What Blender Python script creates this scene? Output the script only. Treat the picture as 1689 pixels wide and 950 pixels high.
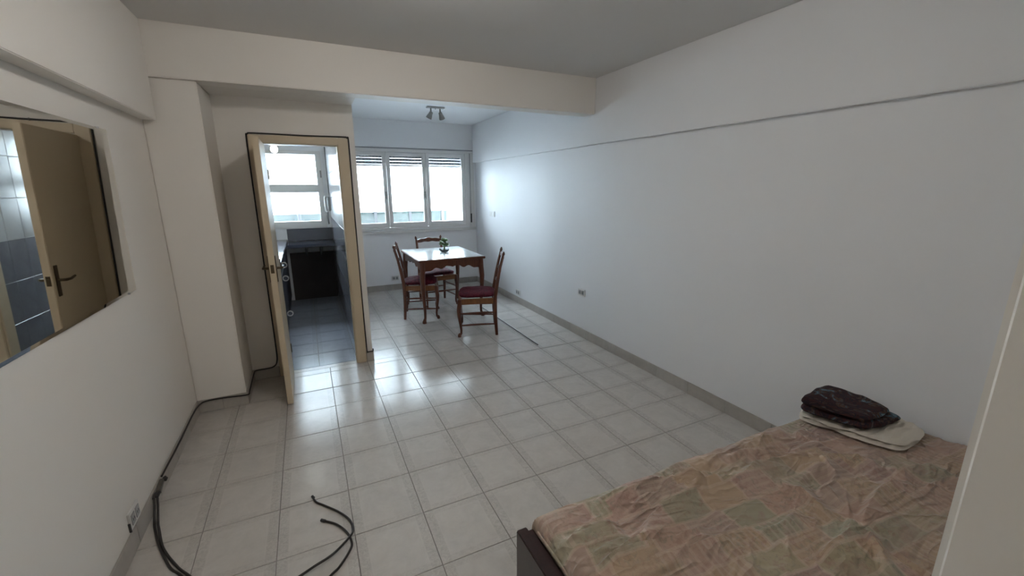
import bpy, bmesh, math, random
import numpy as np
from mathutils import Vector, Matrix

random.seed(7)
rng = np.random.default_rng(7)
for o in list(bpy.data.objects):
    bpy.data.objects.remove(o)
COL = bpy.context.scene.collection
SC = bpy.context.scene

# ------------------------------------------------------------------ camera
YAW, PITCH, ROLL = 0.4479, -0.2328, -0.0036
F_PX = 696.3
fwd = Vector((math.sin(YAW)*math.cos(PITCH), math.cos(YAW)*math.cos(PITCH), math.sin(PITCH)))
rt = Vector((math.cos(YAW), -math.sin(YAW), 0)); up = rt.cross(fwd)
R_ = rt*math.cos(ROLL)+up*math.sin(ROLL); U_ = -rt*math.sin(ROLL)+up*math.cos(ROLL)
cam_d = bpy.data.cameras.new('camera')
cam = bpy.data.objects.new('camera', cam_d); COL.objects.link(cam)
cam.matrix_world = Matrix(((R_.x, U_.x, -fwd.x, -0.0524), (R_.y, U_.y, -fwd.y, -2.1891),
                           (R_.z, U_.z, -fwd.z, 1.6083), (0, 0, 0, 1)))
cam_d.sensor_width = 36.0
cam_d.lens = F_PX/1689*36.0
cam_d.clip_start = 0.05
SC.camera = cam

# ------------------------------------------------------------------ world, exposure
SC.view_settings.view_transform = 'Standard'
SC.view_settings.look = 'None'
SC.view_settings.gamma = 1.0
SC.view_settings.use_curve_mapping = False
SC.view_settings.exposure = 1.38
SKY_STRENGTH = 17.0
LAMP_W = 28.0
HALL_FILL_W = 8.0  # strength of the added fill lamp behind the camera
KITCHEN_LAMP_W = 4.0
world = bpy.data.worlds.new('sky'); SC.world = world
world.use_nodes = True
bgn = world.node_tree.nodes['Background']
bgn.inputs[0].default_value = (0.74, 0.87, 1.0, 1)
bgn.inputs[1].default_value = SKY_STRENGTH

def portal(name, x0, x1, z0, z1, y):
    l = bpy.data.lights.new(name, 'AREA'); l.shape = 'RECTANGLE'
    l.size = x1-x0; l.size_y = z1-z0
    l.cycles.is_portal = True
    o = bpy.data.objects.new(name, l); COL.objects.link(o)
    o.location = ((x0+x1)/2, y, (z0+z1)/2)
    o.rotation_euler = (math.radians(-90), 0, 0)
    return o
portal('window_portal', 0.5, 2.43, 0.97, 2.19, 4.87)
portal('window_portal', -0.85, 0.2, 1.06, 2.12, 4.87)

# ------------------------------------------------------------------ main dimensions
XR, XL, YW, YD, XD = 2.5636, -0.918, 4.661, 1.81, 0.384      # right, left, window wall, door wall, partition edge
YP, XP = 1.36, -0.605                                         # pier
YB, YBB, ZB, ZC = 1.33, 1.50, 2.287, 2.605                    # cross beam
XRB, ZRB, XLB, ZLB = 2.522, 2.014, -0.84, 2.03
YBACK = -3.4
TX, TY = 0.33, 0.3417
KX = 0.28                                                     # kitchen right wall
HB = 0.095

# ------------------------------------------------------------------ materials
MATS = {}
def newmat(name):
    m = bpy.data.materials.new(name); m.use_nodes = True
    nt = m.node_tree
    b = nt.nodes['Principled BSDF']
    MATS[name] = m
    return m, nt, b
def N(nt, t, **kw):
    n = nt.nodes.new(t)
    for k, v in kw.items():
        setattr(n, k, v)
    return n
def L(nt, a, b): nt.links.new(a, b)
def rgb(c): return (c[0], c[1], c[2], 1)
def mix(nt, fac, a, b, blend='MIX'):
    n = N(nt, 'ShaderNodeMix', data_type='RGBA', blend_type=blend)
    for sock, v in ((n.inputs[0], fac), (n.inputs[6], a), (n.inputs[7], b)):
        if hasattr(v, 'is_linked') or isinstance(v, bpy.types.NodeSocket): L(nt, v, sock)
        else: sock.default_value = rgb(v) if isinstance(v, (tuple, list)) else v
    return n.outputs[2]
def math_(nt, op, a, b=None, c=None):
    n = N(nt, 'ShaderNodeMath', operation=op)
    for i, v in enumerate((a, b, c)):
        if v is None: continue
        if isinstance(v, bpy.types.NodeSocket): L(nt, v, n.inputs[i])
        else: n.inputs[i].default_value = v
    return n.outputs[0]
def ramp(nt, fac, stops, interp='LINEAR'):
    n = N(nt, 'ShaderNodeValToRGB'); cr = n.color_ramp; cr.interpolation = interp
    while len(cr.elements) < len(stops): cr.elements.new(0.5)
    for e, (p, c) in zip(cr.elements, stops):
        e.position = p; e.color = rgb(c) if len(c) == 3 else c
    L(nt, fac, n.inputs[0]); return n.outputs[0]
def noise(nt, vec, scale, detail=3, rough=.5, dist=0):
    n = N(nt, 'ShaderNodeTexNoise'); n.inputs['Scale'].default_value = scale
    n.inputs['Detail'].default_value = detail; n.inputs['Roughness'].default_value = rough
    n.inputs['Distortion'].default_value = dist
    if vec is not None: L(nt, vec, n.inputs['Vector'])
    return n.outputs[0]
def objco(nt): return N(nt, 'ShaderNodeTexCoord').outputs['Object']
def bump(nt, b, h, strength, dist=.01):
    n = N(nt, 'ShaderNodeBump'); n.inputs['Strength'].default_value = strength
    n.inputs['Distance'].default_value = dist
    L(nt, h, n.inputs['Height']); L(nt, n.outputs[0], b.inputs['Normal'])

def simple(name, c, rough=.5, metal=0.0, var=.06, scale=6, bmp=0.0, spec=.5, bscale=None):
    m, nt, b = newmat(name)
    co = objco(nt)
    f = noise(nt, co, scale, 4)
    L(nt, mix(nt, f, tuple(x*(1-var) for x in c), tuple(min(1, x*(1+var)) for x in c)), b.inputs['Base Color'])
    b.inputs['Roughness'].default_value = rough; b.inputs['Metallic'].default_value = metal
    b.inputs['Specular IOR Level'].default_value = spec
    if bmp: bump(nt, b, noise(nt, co, bscale or scale*8, 4), bmp, .004)
    return m

simple('cool_paint', (.80, .80, .81), .55, var=.02, scale=1.3, bmp=.05, bscale=60)
simple('wall_paint', (.84, .805, .755), .55, var=.02, scale=1.3, bmp=.05, bscale=60)
simple('brightened_paint', (.90, .90, .91), .6, var=.015, scale=1.3, bmp=.05, bscale=60)  # albedo raised to put extra light into window wall and dining ceiling
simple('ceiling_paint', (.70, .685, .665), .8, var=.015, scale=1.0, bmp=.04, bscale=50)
simple('grout', (.20, .18, .165), .8, var=.15, scale=20)
simple('cream_paint', (.61, .51, .365), .42, var=.05, scale=3, bmp=.03, bscale=40)
simple('window_paint', (.80, .78, .76), .4, var=.03, scale=4)
simple('sill_paint', (.74, .72, .70), .45, var=.03, scale=4)
simple('slat_plastic', (.17, .185, .20), .45, var=.04, scale=4)
simple('strap_cloth', (.10, .095, .10), .8, var=.2, scale=30)
simple('white_plastic', (.72, .71, .69), .35, var=.03, scale=10)
simple('grey_plastic', (.36, .36, .37), .4, var=.05, scale=10)
simple('dark_plastic', (.03, .03, .032), .45, var=.1, scale=10)
simple('black_rubber', (.022, .019, .018), .42, var=.2, scale=20)
simple('tarnished_metal', (.16, .15, .13), .4, metal=.8, var=.2, scale=30)
simple('steel', (.55, .55, .56), .3, metal=1, var=.05, scale=30)
simple('brushed_nickel', (.30, .295, .28), .38, metal=.85, var=.08, scale=30)
simple('handle_brass', (.10, .075, .045), .4, metal=.7, var=.2, scale=30)
simple('worktop_stone', (.045, .055, .085), .14, var=.3, scale=40)
simple('cabinet_dark', (.05, .055, .075), .35, var=.15, scale=8)
simple('backsplash', (.13, .13, .15), .5, var=.1, scale=5)
simple('painted_shade', (.045, .037, .034), .6, var=.2, scale=5)  # shade below the kitchen shelf as a dark colour
simple('concrete', (.42, .41, .40), .8, var=.1, scale=3)
simple('facade_paint', (.60, .60, .59), .7, var=.05, scale=.3)
simple('facade_glass', (.28, .36, .42), .2, var=.1, scale=.3)
simple('soil', (.05, .035, .02), .9, var=.3, scale=60)
simple('leaf_green', (.10, .22, .05), .45, var=.45, scale=30)
simple('cream_cotton', (.66, .61, .53), .85, var=.06, scale=12, bmp=.35, bscale=55)

def wood(name, c1, c2, rough=.3, scale=5):
    m, nt, b = newmat(name)
    co = objco(nt)
    mp = N(nt, 'ShaderNodeMapping'); mp.inputs['Scale'].default_value = (1, 1, .18); L(nt, co, mp.inputs[0])
    f = noise(nt, mp.outputs[0], scale*9, 5, .6, 1.2)
    L(nt, ramp(nt, f, [(.3, c1), (.7, c2)]), b.inputs['Base Color'])
    b.inputs['Roughness'].default_value = rough
    b.inputs['Coat Weight'].default_value = .25; b.inputs['Coat Roughness'].default_value = .15
    bump(nt, b, f, .08, .002)
    return m
wood('walnut', (.075, .019, .008), (.15, .042, .016))
wood('seat_wood', (.15, .055, .016), (.25, .095, .028))
wood('dark_bed_wood', (.016, .006, .006), (.035, .012, .011), .28)

def fabric_cushion():
    m, nt, b = newmat('damask')
    co = objco(nt)
    f = noise(nt, co, 26, 4, .6, 1.5)
    L(nt, ramp(nt, f, [(.35, (.045, .004, .010)), (.55, (.10, .008, .018)), (.74, (.16, .03, .04))]), b.inputs['Base Color'])
    b.inputs['Roughness'].default_value = .7
    b.inputs['Specular IOR Level'].default_value = .15
    bump(nt, b, noise(nt, co, 60, 3), .3, .004)
fabric_cushion()

def tile_mat(name, base, dark, rough, blue=0):
    m, nt, b = newmat(name)
    tc = N(nt, 'ShaderNodeTexCoord'); co = tc.outputs['Object']
    oi = N(nt, 'ShaderNodeObjectInfo')
    off = N(nt, 'ShaderNodeVectorMath', operation='MULTIPLY_ADD')
    L(nt, oi.outputs['Location'], off.inputs[0]); off.inputs[1].default_value = (3.7, 5.3, 1.0)
    L(nt, co, off.inputs[2])
    v = off.outputs[0]
    s = N(nt, 'ShaderNodeSeparateXYZ'); L(nt, co, s.inputs[0])
    ax = math_(nt, 'DIVIDE', math_(nt, 'ABSOLUTE', s.outputs[0]), TX/2)
    ay = math_(nt, 'DIVIDE', math_(nt, 'ABSOLUTE', s.outputs[1]), TY/2)
    def band(a, lo):
        n = N(nt, 'ShaderNodeMapRange', interpolation_type='SMOOTHSTEP')
        L(nt, a, n.inputs[0]); n.inputs[1].default_value = lo; n.inputs[2].default_value = lo+.05
        return n.outputs[0]
    bx = band(ax, .70); by = math_(nt, 'MULTIPLY', band(ay, .76), .6)
    bb = math_(nt, 'MAXIMUM', bx, by)
    speck = ramp(nt, noise(nt, v, 70, 4, .7, 1.0), [(.38, (0, 0, 0)), (.62, (1, 1, 1))])
    marble = noise(nt, v, 8, 5, .62, .8)
    fine = noise(nt, v, 34, 4, .65)
    c = ramp(nt, marble, [(.3, tuple(x*.90 for x in base)), (.5, base), (.72, tuple(min(1, x*1.09) for x in base))])
    c = mix(nt, .30, c, mix(nt, fine, tuple(x*.75 for x in base), tuple(min(1, x*1.15) for x in base)))
    pat = math_(nt, 'MULTIPLY', bb, math_(nt, 'ADD', math_(nt, 'MULTIPLY', speck, .36), .02))
    c = mix(nt, pat, c, dark)
    # pale thin line framing the inner field
    ln = N(nt, 'ShaderNodeMath', operation='COMPARE'); L(nt, ax, ln.inputs[0]); ln.inputs[1].default_value = .70; ln.inputs[2].default_value = .012
    c = mix(nt, math_(nt, 'MULTIPLY', ln.outputs[0], .10), c, tuple(min(1, x*1.2) for x in base))
    L(nt, c, b.inputs['Base Color'])
    r = N(nt, 'ShaderNodeMapRange'); L(nt, fine, r.inputs[0]); r.inputs[3].default_value = rough*.8; r.inputs[4].default_value = rough*1.25
    L(nt, r.outputs[0], b.inputs['Roughness'])
    b.inputs['Specular IOR Level'].default_value = .17
    bump(nt, b, math_(nt, 'ADD', noise(nt, v, 9, 2), math_(nt, 'MULTIPLY', pat, .25)), .035, .01)
    return m
tile_mat('floor_ceramic', (.56, .53, .495), (.30, .28, .26), .17)
tile_mat('sky_tinted_ceramic', (.25, .265, .31), (.16, .165, .185), .2)  # sky reflection and dim kitchen tone painted into the tile colour
tile_mat('skirting_ceramic', (.45, .42, .385), (.33, .31, .29), .35)

def wall_tile_mat():
    m, nt, b = newmat('wall_ceramic')
    tc = N(nt, 'ShaderNodeTexCoord'); co = tc.outputs['Object']
    oi = N(nt, 'ShaderNodeObjectInfo')
    s = N(nt, 'ShaderNodeSeparateXYZ'); L(nt, oi.outputs['Location'], s.inputs[0])
    # window light painted in as a paler tone on upper courses, grey-blue below
    hi = math_(nt, 'GREATER_THAN', s.outputs[2], 1.30)
    f = noise(nt, co, 14, 4, .6, .5)
    low = mix(nt, f, (.17, .175, .205), (.24, .245, .275))
    high = mix(nt, f, (.50, .51, .53), (.60, .61, .63))
    L(nt, mix(nt, hi, low, high), b.inputs['Base Color'])
    b.inputs['Roughness'].default_value = .16
    bump(nt, b, f, .05, .01)
wall_tile_mat()

def tabletop_mat():
    m, nt, b = newmat('pale_tabletop')
    co = objco(nt)
    f = noise(nt, co, 5, 5, .6, 1.4)
    g = noise(nt, co, 17, 4, .6, 2.0)
    c = mix(nt, f, (.52, .55, .55), (.72, .74, .74))
    c = mix(nt, ramp(nt, g, [(.60, (0, 0, 0)), (.68, (.6, .6, .6))]), c, (.36, .44, .40))
    L(nt, c, b.inputs['Base Color']); b.inputs['Roughness'].default_value = .16
tabletop_mat()

def glass_mat(name, tint, refl=.06, fac=0.0, diffc=(1, 1, 1)):
    m = bpy.data.materials.new(name); m.use_nodes = True; nt = m.node_tree; nt.nodes.clear()
    out = N(nt, 'ShaderNodeOutputMaterial')
    tr = N(nt, 'ShaderNodeBsdfTransparent'); tr.inputs[0].default_value = rgb(tint)
    gl = N(nt, 'ShaderNodeBsdfGlossy'); gl.inputs['Roughness'].default_value = .02
    fr = N(nt, 'ShaderNodeFresnel'); fr.inputs[0].default_value = 1.45
    mx = N(nt, 'ShaderNodeMixShader'); L(nt, fr.outputs[0], mx.inputs[0]); L(nt, tr.outputs[0], mx.inputs[1]); L(nt, gl.outputs[0], mx.inputs[2])
    last = mx.outputs[0]
    if fac:
        d = N(nt, 'ShaderNodeBsdfDiffuse'); d.inputs[0].default_value = rgb(diffc)
        m2 = N(nt, 'ShaderNodeMixShader'); m2.inputs[0].default_value = fac
        L(nt, last, m2.inputs[1]); L(nt, d.outputs[0], m2.inputs[2]); last = m2.outputs[0]
    L(nt, last, out.inputs[0]); MATS[name] = m
glass_mat('window_glass', (.96, .98, .98))
glass_mat('balcony_glass', (.105, .125, .12), fac=.06, diffc=(.3, .36, .34))
glass_mat('bowl_glass', (.80, .84, .86), fac=.05)

def mirror_mat():
    m, nt, b = newmat('mirror_glass')
    b.inputs['Base Color'].default_value = (.80, .80, .77, 1); b.inputs['Metallic'].default_value = 1
    b.inputs['Roughness'].default_value = .015
mirror_mat()
simple('mirror_edge', (.10, .12, .11), .3, var=.1, scale=20)

def emit(name, c, s):
    m, nt, b = newmat(name)
    b.inputs['Base Color'].default_value = (.8, .8, .8, 1)
    b.inputs['Emission Color'].default_value = rgb(c); b.inputs['Emission Strength'].default_value = s
emit('lit_tube', (.96, 1.0, .92), KITCHEN_LAMP_W*6)
emit('lit_globe', (1.0, .95, .89), LAMP_W)
emit('hall_fill_globe', (1.0, .90, .78), HALL_FILL_W)

def mattress_mat():
    m, nt, b = newmat('patchwork_print')
    co = objco(nt)
    mp = N(nt, 'ShaderNodeMapping'); mp.inputs['Rotation'].default_value = (0, 0, math.radians(4)); L(nt, co, mp.inputs[0])
    warp = N(nt, 'ShaderNodeVectorMath', operation='MULTIPLY_ADD')
    nz = N(nt, 'ShaderNodeTexNoise'); nz.inputs['Scale'].default_value = 5; L(nt, co, nz.inputs['Vector'])
    L(nt, nz.outputs[1], warp.inputs[0]); warp.inputs[1].default_value = (.035, .035, 0); L(nt, mp.outputs[0], warp.inputs[2])
    v = warp.outputs[0]
    s = N(nt, 'ShaderNodeSeparateXYZ'); L(nt, v, s.inputs[0])
    S = .115
    # brick-like offset of every second column
    yy = math_(nt, 'ADD', math_(nt, 'DIVIDE', s.outputs[1], S*.8), math_(nt, 'MULTIPLY', math_(nt, 'SINE', math_(nt, 'MULTIPLY', math_(nt, 'FLOOR', math_(nt, 'DIVIDE', s.outputs[0], S*3.1)), 7.3)), .8))
    cy = math_(nt, 'FLOOR', yy)
    xs = math_(nt, 'ADD', math_(nt, 'DIVIDE', s.outputs[0], S*1.5), math_(nt, 'MULTIPLY', math_(nt, 'SINE', math_(nt, 'MULTIPLY', cy, 12.7)), 1.4))
    cx = math_(nt, 'FLOOR', xs)
    fx = math_(nt, 'FRACT', xs); fy = math_(nt, 'FRACT', yy)
    cb = N(nt, 'ShaderNodeCombineXYZ'); L(nt, cx, cb.inputs[0]); L(nt, cy, cb.inputs[1])
    wn = N(nt, 'ShaderNodeTexWhiteNoise'); L(nt, cb.outputs[0], wn.inputs['Vector'])
    pal = ramp(nt, wn.outputs['Value'], [(0, (.44, .32, .215)), (.16, (.45, .31, .24)), (.32, (.35, .315, .225)), (.46, (.46, .34, .235)),
                                        (.60, (.40, .30, .245)), (.72, (.45, .315, .255)), (.86, (.39, .325, .215)), (.94, (.38, .265, .22))], 'CONSTANT')
    # small floral specks
    n1 = noise(nt, v, 46, 4, .65, 1.2)
    fl = ramp(nt, n1, [(.50, (0, 0, 0)), (.60, (1, 1, 1))])
    n2 = noise(nt, v, 30, 2)
    wn2 = N(nt, 'ShaderNodeSeparateColor'); L(nt, wn.outputs['Color'], wn2.inputs[0])
    flf = math_(nt, 'MULTIPLY', fl, math_(nt, 'MULTIPLY', math_(nt, 'GREATER_THAN', wn2.outputs[1], .2), .42))
    c = mix(nt, flf, pal, mix(nt, ramp(nt, n2, [(.45, (0, 0, 0)), (.55, (1, 1, 1))]), (.26, .12, .11), (.17, .20, .16)))
    big = noise(nt, v, 9, 4, .6, 1)
    c = mix(nt, ramp(nt, big, [(.52, (0, 0, 0)), (.66, (.5, .5, .5))]), c, (.33, .20, .175))
    # stripes inside the patches, along x or y
    along = math_(nt, 'GREATER_THAN', wn2.outputs[0], .5)
    stc = N(nt, 'ShaderNodeMix', data_type='FLOAT'); L(nt, along, stc.inputs[0]); L(nt, s.outputs[0], stc.inputs[2]); L(nt, s.outputs[1], stc.inputs[3])
    st = math_(nt, 'SINE', math_(nt, 'MULTIPLY', stc.outputs[0], 240))
    stf = math_(nt, 'MULTIPLY', math_(nt, 'GREATER_THAN', st, .45), math_(nt, 'MULTIPLY', math_(nt, 'GREATER_THAN', wn2.outputs[2], .4), .34))
    c = mix(nt, stf, c, (.56, .44, .36))
    # pale piping lines between the patches
    ed = math_(nt, 'MINIMUM', math_(nt, 'MULTIPLY', math_(nt, 'MINIMUM', fx, math_(nt, 'SUBTRACT', 1, fx)), 1.8),
               math_(nt, 'MINIMUM', fy, math_(nt, 'SUBTRACT', 1, fy)))
    c = mix(nt, math_(nt, 'MULTIPLY', math_(nt, 'LESS_THAN', ed, .06), .38), c, (.60, .47, .38))
    # worn, faded areas
    c = mix(nt, ramp(nt, noise(nt, co, 3.2, 3), [(.4, (0, 0, 0)), (.7, (.45, .45, .45))]), c, (.43, .33, .255))
    L(nt, c, b.inputs['Base Color']); b.inputs['Roughness'].default_value = .8
    b.inputs['Sheen Weight'].default_value = .15
    def ridges(scale, rot, stretch, w):
        mpp = N(nt, 'ShaderNodeMapping'); mpp.inputs['Rotation'].default_value = (0, 0, math.radians(rot)); mpp.inputs['Scale'].default_value = (stretch, 1, 1)
        L(nt, co, mpp.inputs[0])
        n_ = noise(nt, mpp.outputs[0], scale, 2, .5, .9)
        d_ = math_(nt, 'ABSOLUTE', math_(nt, 'SUBTRACT', n_, .5))
        mr_ = N(nt, 'ShaderNodeMapRange'); L(nt, d_, mr_.inputs[0]); mr_.inputs[1].default_value = 0; mr_.inputs[2].default_value = w; mr_.inputs[3].default_value = 1; mr_.inputs[4].default_value = 0
        return mr_.outputs[0]
    gate = ramp(nt, noise(nt, co, 2.6, 2), [(.40, (0, 0, 0)), (.60, (1, 1, 1))])
    hh_ = math_(nt, 'ADD', math_(nt, 'MULTIPLY', ridges(6.5, 20, .4, .10), gate), math_(nt, 'MULTIPLY', ridges(9, -14, .45, .12), .6))
    bump(nt, b, math_(nt, 'ADD', hh_, math_(nt, 'MULTIPLY', noise(nt, co, 45, 4, .6), .15)), .75, .016)
mattress_mat()

def blanket_mat():
    m, nt, b = newmat('dark_print')
    co = objco(nt)
    f = noise(nt, co, 10, 5, .62, 2.2)
    c = ramp(nt, f, [(.30, (.006, .006, .012)), (.42, (.05, .018, .016)), (.50, (.012, .012, .02)), (.58, (.085, .045, .03)), (.61, (.04, .06, .08)), (.68, (.14, .22, .27))])
    L(nt, c, b.inputs['Base Color']); b.inputs['Roughness'].default_value = .85
    b.inputs['Specular IOR Level'].default_value = .2
    bump(nt, b, noise(nt, co, 60, 4), .3, .004)
blanket_mat()

# ------------------------------------------------------------------ mesh helpers
class MB:
    def __init__(s): s.v = []; s.f = []
    def add(s, vs, fs):
        o = len(s.v); s.v += [tuple(v) for v in vs]; s.f += [tuple(i+o for i in f) for f in fs]; return s
    def box(s, x0, x1, y0, y1, z0, z1):
        return s.add([(x0, y0, z0), (x1, y0, z0), (x1, y1, z0), (x0, y1, z0), (x0, y0, z1), (x1, y0, z1), (x1, y1, z1), (x0, y1, z1)],
                     [(0, 3, 2, 1), (4, 5, 6, 7), (0, 1, 5, 4), (1, 2, 6, 5), (2, 3, 7, 6), (3, 0, 4, 7)])
    def prism(s, poly, a0, a1, axis):
        """poly: 2D ccw points in the plane of the other two axes (order x,y,z without axis)"""
        n = len(poly)
        def P(p, a):
            q = list(p); q.insert(axis, a); return q
        vs = [P(p, a0) for p in poly]+[P(p, a1) for p in poly]
        fs = [tuple(range(n))[::-1], tuple(range(n, 2*n))]+[(i, (i+1) % n, n+(i+1) % n, n+i) for i in range(n)]
        return s.add(vs, fs)
    def tube(s, pts, r, n=8, cap=True, sq=False):
        pts = [Vector(p) for p in pts]
        rs = r if isinstance(r, (list, tuple)) else [r]*len(pts)
        rings = []; prev = None
        for i, p in enumerate(pts):
            t = (pts[min(i+1, len(pts)-1)]-pts[max(i-1, 0)])
            t = t.normalized() if t.length > 1e-9 else Vector((0, 0, 1))
            if prev is None:
                a = Vector((1, 0, 0)) if abs(t.x) < .9 else Vector((0, 1, 0))
                u = (a-t*a.dot(t)).normalized()
            else:
                u = (prev-t*prev.dot(t))
                u = u.normalized() if u.length > 1e-6 else Vector((1, 0, 0))
            prev = u; w = t.cross(u)
            ring = []
            for k in range(n):
                ang = 2*math.pi*k/n + (math.pi/n if sq else 0)
                ring.append(p+(u*math.cos(ang)+w*math.sin(ang))*rs[i])
            rings.append(ring)
        vs = [q for rg in rings for q in rg]; fs = []
        for i in range(len(pts)-1):
            for k in range(n):
                fs.append((i*n+k, i*n+(k+1) % n, (i+1)*n+(k+1) % n, (i+1)*n+k))
        if cap:
            fs.append(tuple(range(n))[::-1]); fs.append(tuple(range((len(pts)-1)*n, len(pts)*n)))
        return s.add(vs, fs)
    def lathe(s, prof, n=16, c=(0, 0, 0)):
        vs = []; fs = []
        for r, z in prof:
            for k in range(n):
                a = 2*math.pi*k/n; vs.append((c[0]+r*math.cos(a), c[1]+r*math.sin(a), c[2]+z))
        m = len(prof)
        for i in range(m-1):
            for k in range(n):
                fs.append((i*n+k, i*n+(k+1) % n, (i+1)*n+(k+1) % n, (i+1)*n+k))
        fs.append(tuple(range(n))[::-1]); fs.append(tuple(range((m-1)*n, m*n)))
        return s.add(vs, fs)
    def xf(s, M, start=0):
        for i in range(start, len(s.v)): s.v[i] = tuple(M @ Vector(s.v[i]))
        return s
    def mesh(s, name, bevel=0, smooth=False, seg=2):
        me = bpy.data.meshes.new(name); me.from_pydata(s.v, [], s.f); me.update()
        bm = bmesh.new(); bm.from_mesh(me)
        bmesh.ops.recalc_face_normals(bm, faces=bm.faces)
        if bevel:
            es = [e for e in bm.edges if len(e.link_faces) == 2 and e.calc_face_angle(0) > .6]
            bmesh.ops.bevel(bm, geom=es, offset=bevel, segments=seg, affect='EDGES', clamp_overlap=True)
        bm.to_mesh(me); bm.free()
        if smooth:
            me.polygons.foreach_set('use_smooth', [True]*len(me.polygons))
            try: me.set_sharp_from_angle(angle=math.radians(45))
            except Exception: pass
        return me
    def build(s, name, mat, parent=None, bevel=0, smooth=False, seg=2, loc=None, rot=None):
        o = bpy.data.objects.new(name, s.mesh(name, bevel, smooth, seg)); COL.objects.link(o)
        o.data.materials.append(MATS[mat])
        if parent: o.parent = parent
        if loc: o.location = loc
        if rot: o.rotation_euler = rot
        return o

def tag(o, label=None, cat=None, group=None, kind=None):
    if label: o['label'] = label
    if cat: o['category'] = cat
    if group: o['group'] = group
    if kind: o['kind'] = kind
    return o
def empty(name, loc=(0, 0, 0), rz=0):
    o = bpy.data.objects.new(name, None); COL.objects.link(o); o.empty_display_size = .1
    o.location = loc; o.rotation_euler = (0, 0, rz); return o
def struct(name, mb, mat, bevel=0, label=None, **kw):
    o = mb.build(name, mat, None, bevel, **kw); o['kind'] = 'structure'
    if label: o['label'] = label
    return o
def catmull(pts, n=8):
    P = [Vector(p) for p in pts]; out = []
    P = [P[0]*2-P[1]]+P+[P[-1]*2-P[-2]]
    for i in range(1, len(P)-2):
        p0, p1, p2, p3 = P[i-1:i+3]
        for k in range(n):
            t = k/n
            out.append(.5*((2*p1)+(p2-p0)*t+(2*p0-5*p1+4*p2-p3)*t*t+(3*p1-p0-3*p2+p3)*t**3))
    out.append(P[-2]); return out

# ------------------------------------------------------------------ room shell
tag(struct('wall_right', MB().box(XR, XR+.14, -2.6, YW, 0, ZC), 'cool_paint'), 'long bare white wall on the right')
tag(struct('trim_1', MB().box(XRB, XR, -2.0, YW, ZRB, ZC), 'cool_paint', .004), 'shallow white beam along the top of the right wall')
tag(struct('trim_2', MB().box(XL, XRB, YB, YBB, ZB, ZC), 'wall_paint', .006), 'white cross beam under the ceiling')
tag(struct('trim_3', MB().box(XP, XD, YBB, YD+.09, ZB, ZC), 'wall_paint', .004), 'lowered soffit over the kitchen door')
tag(struct('trim_4', MB().box(XL, XLB, YBACK, YB, ZLB, ZC), 'wall_paint', .004), 'white beam along the top of the left wall')
tag(struct('wall_left', MB().box(XL-.14, XL, YBACK, YW, 0, ZC), 'wall_paint'), 'white left wall that carries the mirror')
tag(struct('wall_pier', MB().box(XL, XP, YP, YD+.09, 0, ZB).box(XL, XP, YBB, YD+.09, ZB, ZC), 'wall_paint', .006), 'white pier left of the kitchen door')
DX0, DX1, DZ = -.335, .262, 1.985       # rough opening of the kitchen door
mb = MB().box(XP, DX0, YD, YD+.09, 0, ZB).box(DX1, XD, YD, YD+.09, 0, ZB).box(DX0, DX1, YD, YD+.09, DZ, ZB)
tag(struct('wall_door', mb, 'wall_paint'), 'white wall around the kitchen door')
part_wall = tag(struct('wall_partition', MB().box(KX, XD, YD+.09, YW, 0, ZC), 'cool_paint', .004), 'partition between kitchen and dining area')
WX0, WX1, WZ0, WZ1 = .50, 2.435, .975, 2.19
KX0, KX1, KZ0, KZ1 = -.86, .215, 1.05, 2.125
mb = MB()
for (a, b, c, d) in [(XL-.14, KX0, 0, ZC), (KX0, KX1, 0, KZ0), (KX0, KX1, KZ1, ZC), (KX1, WX0, 0, ZC), (WX0, WX1, 0, WZ0), (WX0, WX1, WZ1, ZC), (WX1, XR+.14, 0, ZC)]:
    mb.box(a, b, YW, YW+.2, c, d)
tag(struct('wall_window', mb, 'brightened_paint'), 'far wall with the windows')  # wall colour lifted in place of missing bounce light
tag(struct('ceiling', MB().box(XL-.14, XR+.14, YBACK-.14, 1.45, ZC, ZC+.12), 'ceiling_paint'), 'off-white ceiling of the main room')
tag(struct('ceiling_dining', MB().box(XL-.14, XR+.14, 1.45, YW+.2, ZC, ZC+.12), 'brightened_paint'), 'ceiling of the dining area with window light painted in')  # split from the main ceiling, brightness of the window zone put into its colour
tag(struct('ceiling_kitchen', MB().box(XL, KX, YD+.09, YW, 2.36, 2.42), 'ceiling_paint'), 'kitchen ceiling')
WBX, WBY = .724, -1.996
tag(struct('wall_back', MB().box(WBX, XR+.14, YBACK, WBY, 0, ZC), 'wall_paint', .012, seg=3), 'white wall end close to the camera at the right edge')
tag(struct('wall_hall', MB().box(XL-.14, WBX, YBACK-.14, YBACK, 0, ZC), 'wall_paint'), 'white wall behind the camera')

# ------------------------------------------------------------------ floor with single tiles
floor = tag(struct('floor', MB().box(XL-.14, XR+.14, YBACK-.14, YW+.2, -.06, -.0035), 'grout'), 'ceramic tile floor with dark joints')
GAP = .0014
def tile_mb(rects, cx, cy):
    m = MB(); e = .0016; h = -.0095
    for x0, x1, y0, y1 in rects:
        x0 -= cx; x1 -= cx; y0 -= cy; y1 -= cy
        m.add([(x0, y0, h), (x1, y0, h), (x1, y1, h), (x0, y1, h), (x0, y0, -e), (x1, y0, -e), (x1, y1, -e), (x0, y1, -e),
               (x0+e, y0+e, 0), (x1-e, y0+e, 0), (x1-e, y1-e, 0), (x0+e, y1-e, 0)],
              [(8, 9, 10, 11)]+[(i, (i+1) % 4, 4+(i+1) % 4, 4+i) for i in range(4)]+[(4+i, 4+(i+1) % 4, 8+(i+1) % 4, 8+i) for i in range(4)])
    return m
full_mesh = None
full_k = None
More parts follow.
